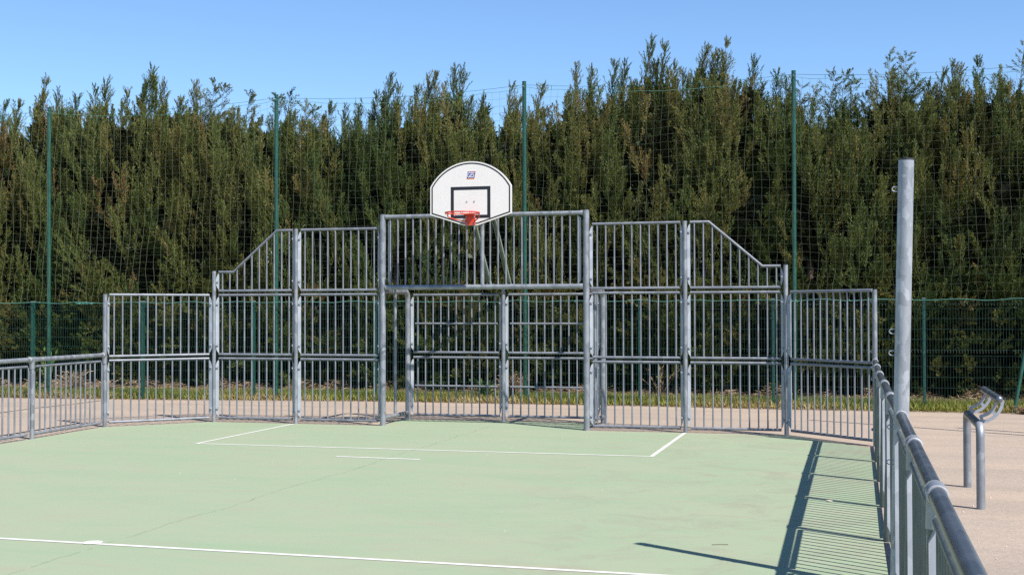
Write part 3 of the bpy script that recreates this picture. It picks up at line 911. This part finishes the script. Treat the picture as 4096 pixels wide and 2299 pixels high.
        for q in range(3):
            o = np.array([NR.normal(0, .13), NR.normal(0, .12), NR.uniform(-.45, .15)])
            e = (.55 if open_tip else .72) * NR.uniform(.8, 1.05)
            sets.append(lobe(basep + o * np.array([1, 1, 1]), np.array([lean * .5 - o[0] * .3, -o[1] * .3, 1.0]), Ls * e, fat, base_tone + .05 - dark * .6 + NR.normal(0, .05), 17, leaf=.046, lw=.0115, spread=14, power=.9))
    arr = [np.concatenate(c) for c in zip(*sets)]
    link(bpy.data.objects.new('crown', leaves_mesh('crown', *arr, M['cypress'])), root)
    tw.build('leader_twigs', M['bark'], root)
    return root

TREES = [
 ([(-13.46, 6.54), (-13.07, 6.46)], 0, 'cypress with two thin tips at the hedge\'s left end, beside the leftmost green pole'),
 ([(-12.57, 7.09)], 0, 'cypress with one tall feathery tip directly behind the leftmost green net pole'),
 ([(-12.14, 6.77), (-11.79, 6.63)], 0, 'cypress with two short feathery tips, first tree right of the leftmost green pole'),
 ([(-11.27, 6.8)], 0, 'narrow brownish cypress with one slanting tip, second tree right of the leftmost green pole'),
 ([(-10.82, 6.88), (-10.34, 6.62)], 0, 'cypress with a dark tip and a lower brown one, left of the tall brown-tipped cypress'),
 ([(-9.88, 7.16), (-9.59, 6.87)], 0, 'tallest cypress left of the second green pole, with a brown tip above the net'),
 ([(-9.2, 6.44), (-8.87, 6.8)], 0, 'cypress with thin slanting tips, right neighbour of the tall brown-tipped cypress on the left'),
 ([(-8.6, 6.6), (-8.23, 6.79)], 1, 'cypress with open fir-like tips, left one of the open pair before the second green pole'),
 ([(-7.98, 6.7), (-7.39, 6.49)], 1, 'cypress with open fir-like tips, standing nearest the left of the second green pole'),
 ([(-6.65, 6.41), (-6.3, 6.43)], 1, 'bushy cypress with broad open pale tips, first tree right of the second green pole'),
 ([(-5.98, 6.31), (-5.69, 6.06)], 1, 'low loose cypress beside the bushy pale-tipped one right of the second green pole'),
 ([(-5.48, 6.13), (-5.14, 6.01)], 0, 'low cypress with a short dense tip, over the left barrier fence\'s tall inner panels'),
 ([(-4.88, 6.07), (-4.5, 6.28)], 0, 'low cypress whose right tip just passes the net rope, left of the slim dark spire'),
 ([(-4.08, 6.6), (-3.91, 6.42)], 0, 'cypress with a slim dark pointed spire above the net, over the goal\'s left post'),
 ([(-3.63, 6.44)], 0, 'cypress with one rounded feathery top, between the slim dark spire and the backboard'),
 ([(-3.21, 6.59), (-3.07, 6.57)], 0, 'cypress with twin close tips, above the backboard\'s left edge'),
 ([(-2.7, 6.74), (-2.55, 6.72)], 0, 'tall cypress with twin wispy tips, directly above the backboard'),
 ([(-2.28, 6.0), (-2.03, 6.09)], 0, 'short cypress in the notch of the skyline above the backboard\'s right half'),
 ([(-1.59, 6.36), (-1.4, 6.09)], 0, 'cypress just left of the green pole beside the backboard'),
 ([(-.9, 6.33)], 0, 'cypress just right of the green pole beside the backboard, with one slanting top'),
 ([(-.2, 6.68), (.14, 6.61)], 0, 'cypress with two broad leaning tips, above the goal\'s right post'),
 ([(.59, 6.67), (.83, 6.68)], 0, 'cypress with two slender wispy tips, right of the pair of broad leaning tips'),
 ([(1.4, 7.03), (1.68, 6.87), (1.84, 6.54)], 0, 'tallest and widest cypress of the hedge\'s middle, above the right barrier fence'),
 ([(2.0, 6.37), (2.29, 6.39)], 0, 'lower cypress just right of the tall wide one in the middle of the hedge'),
 ([(2.42, 6.88), (2.6, 6.76)], 0, 'left of two slender cypresses with paired dark needle-like tips near the right barrier fence\'s slope'),
 ([(2.69, 6.69), (2.86, 6.9)], 0, 'right of two slender cypresses with paired dark needle-like tips near the right barrier fence\'s slope'),
 ([(3.35, 6.68), (3.5, 6.16)], 0, 'cypress with a single dark pointed spire, left of the rightmost green pole'),
 ([(3.81, 6.31), (4.02, 6.21)], 0, 'low cypress directly behind the rightmost green net pole'),
 ([(4.26, 6.12), (4.5, 6.01)], 1, 'low cypress with loose bent twigs, first tree right of the rightmost green pole'),
 ([(4.88, 6.31), (5.08, 6.3)], 1, 'cypress with three bare forked twigs against the sky, right of the rightmost green pole'),
 ([(5.25, 6.09), (5.46, 5.85)], 1, 'low ragged cypress left of the tall open-branched one above the steel pole'),
 ([(5.9, 6.72), (6.19, 6.61)], 1, 'tall cypress with a dark open-branched top, above the thick steel pole'),
 ([(6.26, 6.18), (6.4, 6.16)], 1, 'golden-tipped cypress, right neighbour of the dark open-branched one above the steel pole'),
 ([(6.58, 5.96), (6.84, 6.16)], 0, 'low cypress with a dense short spire, right of the golden-tipped one'),
 ([(7.03, 6.32), (7.12, 6.18)], 0, 'cypress with a pair of dark narrow spires, above the leaning seat'),
 ([(7.45, 6.31)], 0, 'cypress with one narrow dark leaning spire, second tree from the right edge of the photo'),
 ([(7.83, 6.28), (8.25, 6.62)], 1, 'big golden-brown cypress filling the right edge of the photo'),
 ([(-14.1, 6.4)], 0, 'cypress of the hedge just beyond the left edge of the photo'),
 ([(-14.8, 6.6)], 0, 'cypress of the hedge two trees beyond the left edge of the photo'),
 ([(8.9, 6.5)], 0, 'cypress of the hedge just beyond the right edge of the photo'),
 ([(9.5, 6.6)], 0, 'cypress of the hedge two trees beyond the right edge of the photo'),
]
tr = random.Random(21)
xs = sorted(sum(q[0] for q in L) / len(L) for L, _, _ in TREES)
for k, (L, op, lab) in enumerate(TREES):
    cx = sum(q[0] for q in L) / len(L)
    i = xs.index(cx)
    gap = ((xs[i + 1] - cx) if i + 1 < len(xs) else .6) / 2 + ((cx - xs[i - 1]) if i else .6) / 2
    tree(cx, 7.3 + tr.uniform(-.28, .28), L, op, lab, 100 + k, min(1.5, max(.85, gap / .56)))

# ------------------------------------------------------------------ grass verge, dry litter, weeds
def scatter(name, n, fx, fy, hmin, hmax, w, flat, tones, mat, seed, zf=None):
    global NR
    NR = np.random.default_rng(seed)
    x = fx(n); y = fy(x)
    z = zf(x, y) if zf else np.full(n, -.01)
    d = np.stack([NR.normal(0, flat, n), NR.normal(0, flat, n), np.ones(n) * (1 if flat < 1 else NR.uniform(-.1, .5, n))], 1)
    L = NR.uniform(hmin, hmax, n)
    t = tones(x, y)
    o = link(bpy.data.objects.new(name, leaves_mesh(name, np.stack([x, y, z], 1), d, L, np.full(n, w) * NR.uniform(.6, 1.4, n), t, mat)))
    return tag(o, kind='stuff')
EX = np.array([e[0] for e in EDGE]); EY = np.array([e[1] for e in EDGE])
ey = lambda x: np.interp(x, EX, EY)
clump = lambda x: .5 + .5 * np.sin(x * 2.3) * np.sin(x * .9 + 1) + .25 * np.sin(x * 7.1)
def gy(x):
    u = NR.uniform(0, 1, len(x)) ** .9
    return ey(x) - .03 + u * (1.35 + .5 * clump(x))
def gt(x, y):
    dd = (y - ey(x))
    return np.clip(.30 + .22 * np.sin(x * 1.3 + y * 2) + NR.normal(0, .17, len(x)) + np.where(dd < .12, .35, 0) + np.clip(dd - .9, 0, 1) * .5, 0, 1)
scatter('grass', 130000, lambda n: NR.uniform(-15, 10, n), gy, .06, .20, .014, .42, gt, M['grass'], 5)
mound = lambda x, y: -.01 + .34 * np.clip((y - ey(x) - .9) / 1.0, 0, 1) * (.6 + .4 * np.sin(x * 1.9 + .6) * np.sin(x * 5.3)) * NR.uniform(.1, 1.1, len(x))
scatter('dry_straw', 46000, lambda n: NR.uniform(-15, 10, n), lambda x: ey(x) + .80 + NR.uniform(0, 1, len(x)) * 1.2, .05, .20, .011, 1.3, lambda x, y: NR.uniform(.15, 1, len(x)), M['straw'], 6, mound)
scatter('leaf_litter', 9000, lambda n: NR.uniform(-15, 10, n), lambda x: ey(x) + NR.normal(.0, .07, len(x)), .02, .06, .012, 1.5, lambda x, y: NR.uniform(.1, .8, len(x)), M['straw'], 8, lambda x, y: np.full(len(x), .004))

def tuft(name, lab, cat, x, y, n, h, spread, droop, mat, tones, seed, lw=.014, grp=None):
    """stems fanning out from a root, leaves strung along them"""
    g = np.random.default_rng(seed); Bs, Ds, Ls = [], [], []
    for k in range(n):
        ph = g.uniform(0, 6.283); ou = g.uniform(.1, 1) * spread; hh = h * g.uniform(.45, 1.05)
        r0 = g.uniform(0, .12)
        p = np.array([math.cos(ph) * r0, math.sin(ph) * r0 * .6, 0.0]); m = 8
        for q in range(m):
            t = (q + 1) / m
            nx_ = np.array([math.cos(ph) * ou * t ** 1.3, math.sin(ph) * ou * t ** 1.3 * .7, hh * (t - droop * t * t)])
            Bs.append(p); Ds.append(nx_ - p); Ls.append(np.linalg.norm(nx_ - p) * 1.25); p = nx_
    Bs, Ds, Ls = np.array(Bs), np.array(Ds), np.array(Ls)
    global NR
    NR = g
    o = link(bpy.data.objects.new(name, leaves_mesh(name, Bs, Ds + g.normal(size=Ds.shape) * .01, Ls, np.full(len(Bs), lw), g.uniform(*tones, len(Bs)), mat)))
    o.location = (x, y, 0)
    return tag(o, lab, cat, grp)
tuft('dry_grass_tuft', 'tall heap of bleached dry grass at the fence foot, behind the goal\'s middle post', 'dry plant', -1.0, 5.35, 230, 1.05, .42, .55, M['straw'], (.25, .95), 1)
tuft('dry_grass_tuft', 'bleached dry grass clump between the two leftmost green posts', 'dry plant', -10.2, 5.0, 150, .95, .45, .5, M['straw'], (.35, 1.0), 2)
tuft('dry_grass_tuft', 'short bleached grass clump right of the leftmost green net pole', 'dry plant', -9.55, 5.15, 110, .62, .45, .5, M['straw'], (.35, 1.0), 3)
tuft('leafy_weed', 'bright green leafy weed growing beside the dry grass heap behind the goal', 'weed', -1.55, 5.30, 44, .62, .30, .35, M['leaf'], (.3, .9), 4, .05)
tuft('leafy_weed', 'green leafy weed at the foot of the fence near the left edge', 'weed', -10.95, 4.75, 34, .5, .22, .35, M['leaf'], (.2, .8), 5, .05)
tuft('leafy_weed', 'yellow-green climbing weed left of the leftmost green net pole', 'weed', -10.75, 4.9, 20, 1.25, .25, .2, M['leaf'], (.4, 1), 6, .045)
tuft('bare_twigs', 'pale bare twigs leaning behind the fence, right of the goal', 'twigs', 1.75, 5.6, 16, 1.0, .55, .15, M['straw'], (.4, .9), 7, .010)
tuft('dry_grass_tuft', 'dark brown tuft standing in for a shadow at the grass edge in the lower right corner of the fence', 'dry plant', 7.85, 4.42, 80, .28, .26, .6, M['straw'], (0, .4), 8)  # dark tuft added where a shadow falls on the grass edge

# small litter on court and path
lm = MB(); lm.prism([(-.03, -.01), (.0, -.022), (.032, -.004), (.012, .016), (-.02, .012)], .006, 'z', .004)
o = lm.build('dry_leaf', M['debris']); o.location = (5.02, -6.05, 0); tag(o, 'small pale dry leaf lying among the fence-bar shadows on the court', 'leaf')
lm = MB(); lm.tube([(-.06, 0, .006), (0, .004, .007), (.06, -.003, .006)], .0022, 5)
o = lm.build('twig', M['bark']); o.location = (4.30, -8.42, 0); o.rotation_euler = (0, 0, .35); tag(o, 'thin dark twig lying on the court left of the rail\'s shadow', 'twig')
g = np.random.default_rng(77); mb = MB()
for k in range(190):
    x, y = g.uniform(5.6, 9), g.uniform(-10, 4.4)
    mb.ball((x, y, 0), g.uniform(.003, .008), 5, 3)
for k in range(140):
    x, y = g.uniform(-12, 5.5), g.uniform(1.3, 4.2)
    mb.ball((x, y, 0), g.uniform(.003, .009), 5, 3)
for k in range(45):
    x, y = g.uniform(-5, 5.2), g.uniform(-10, -.3)
    mb.ball((x, y, .002), g.uniform(.002, .006), 5, 3)
tag(mb.build('grit', M['debris']), kind='stuff')

# ------------------------------------------------------------------ light, sky, camera
el = R(50.6); sd = Vector((.852 * math.cos(el), -.523 * math.cos(el), math.sin(el))).normalized()
sl = bpy.data.lights.new('sun', 'SUN'); sl.energy = 5.0; sl.angle = R(.53); sl.color = (1.0, .955, .89)
so = bpy.data.objects.new('sun', sl); COL.objects.link(so); so.location = (20, -20, 30)
so.rotation_euler = (-sd).to_track_quat('-Z', 'Y').to_euler()
w = bpy.data.worlds.new('World'); S.world = w; w.use_nodes = True
nt = w.node_tree
sk = nt.nodes.new('ShaderNodeTexSky'); sk.sky_type = 'NISHITA'; sk.sun_disc = False
sk.sun_elevation = el; sk.sun_rotation = math.atan2(sd.x, sd.y)
sk.air_density = 1.0; sk.dust_density = 0; sk.ozone_density = 8.0; sk.altitude = 0
bg = nt.nodes['Background']; bg.inputs['Strength'].default_value = .103
nt.links.new(sk.outputs[0], bg.inputs['Color'])

cd = bpy.data.cameras.new('camera'); co = bpy.data.objects.new('camera', cd); COL.objects.link(co)
cd.sensor_width = 36; cd.lens = 44.6875; cd.clip_end = 2000; cd.clip_start = .05
fw = Vector((-.26271879818, .96470770182, .01782927734)); rt = Vector((.96484912470, .26279606231, -.00209671162)); up = Vector((.00670817772, -.01665171708, .99983884735))
co.matrix_world = Matrix(((rt.x, up.x, -fw.x, 5.279487), (rt.y, up.y, -fw.y, -17.744283), (rt.z, up.z, -fw.z, 1.706146), (0, 0, 0, 1)))
S.camera = co
S.view_settings.view_transform = 'Standard'; S.view_settings.look = 'None'; S.view_settings.exposure = .78; S.view_settings.gamma = 1
S.cycles.use_denoising = False
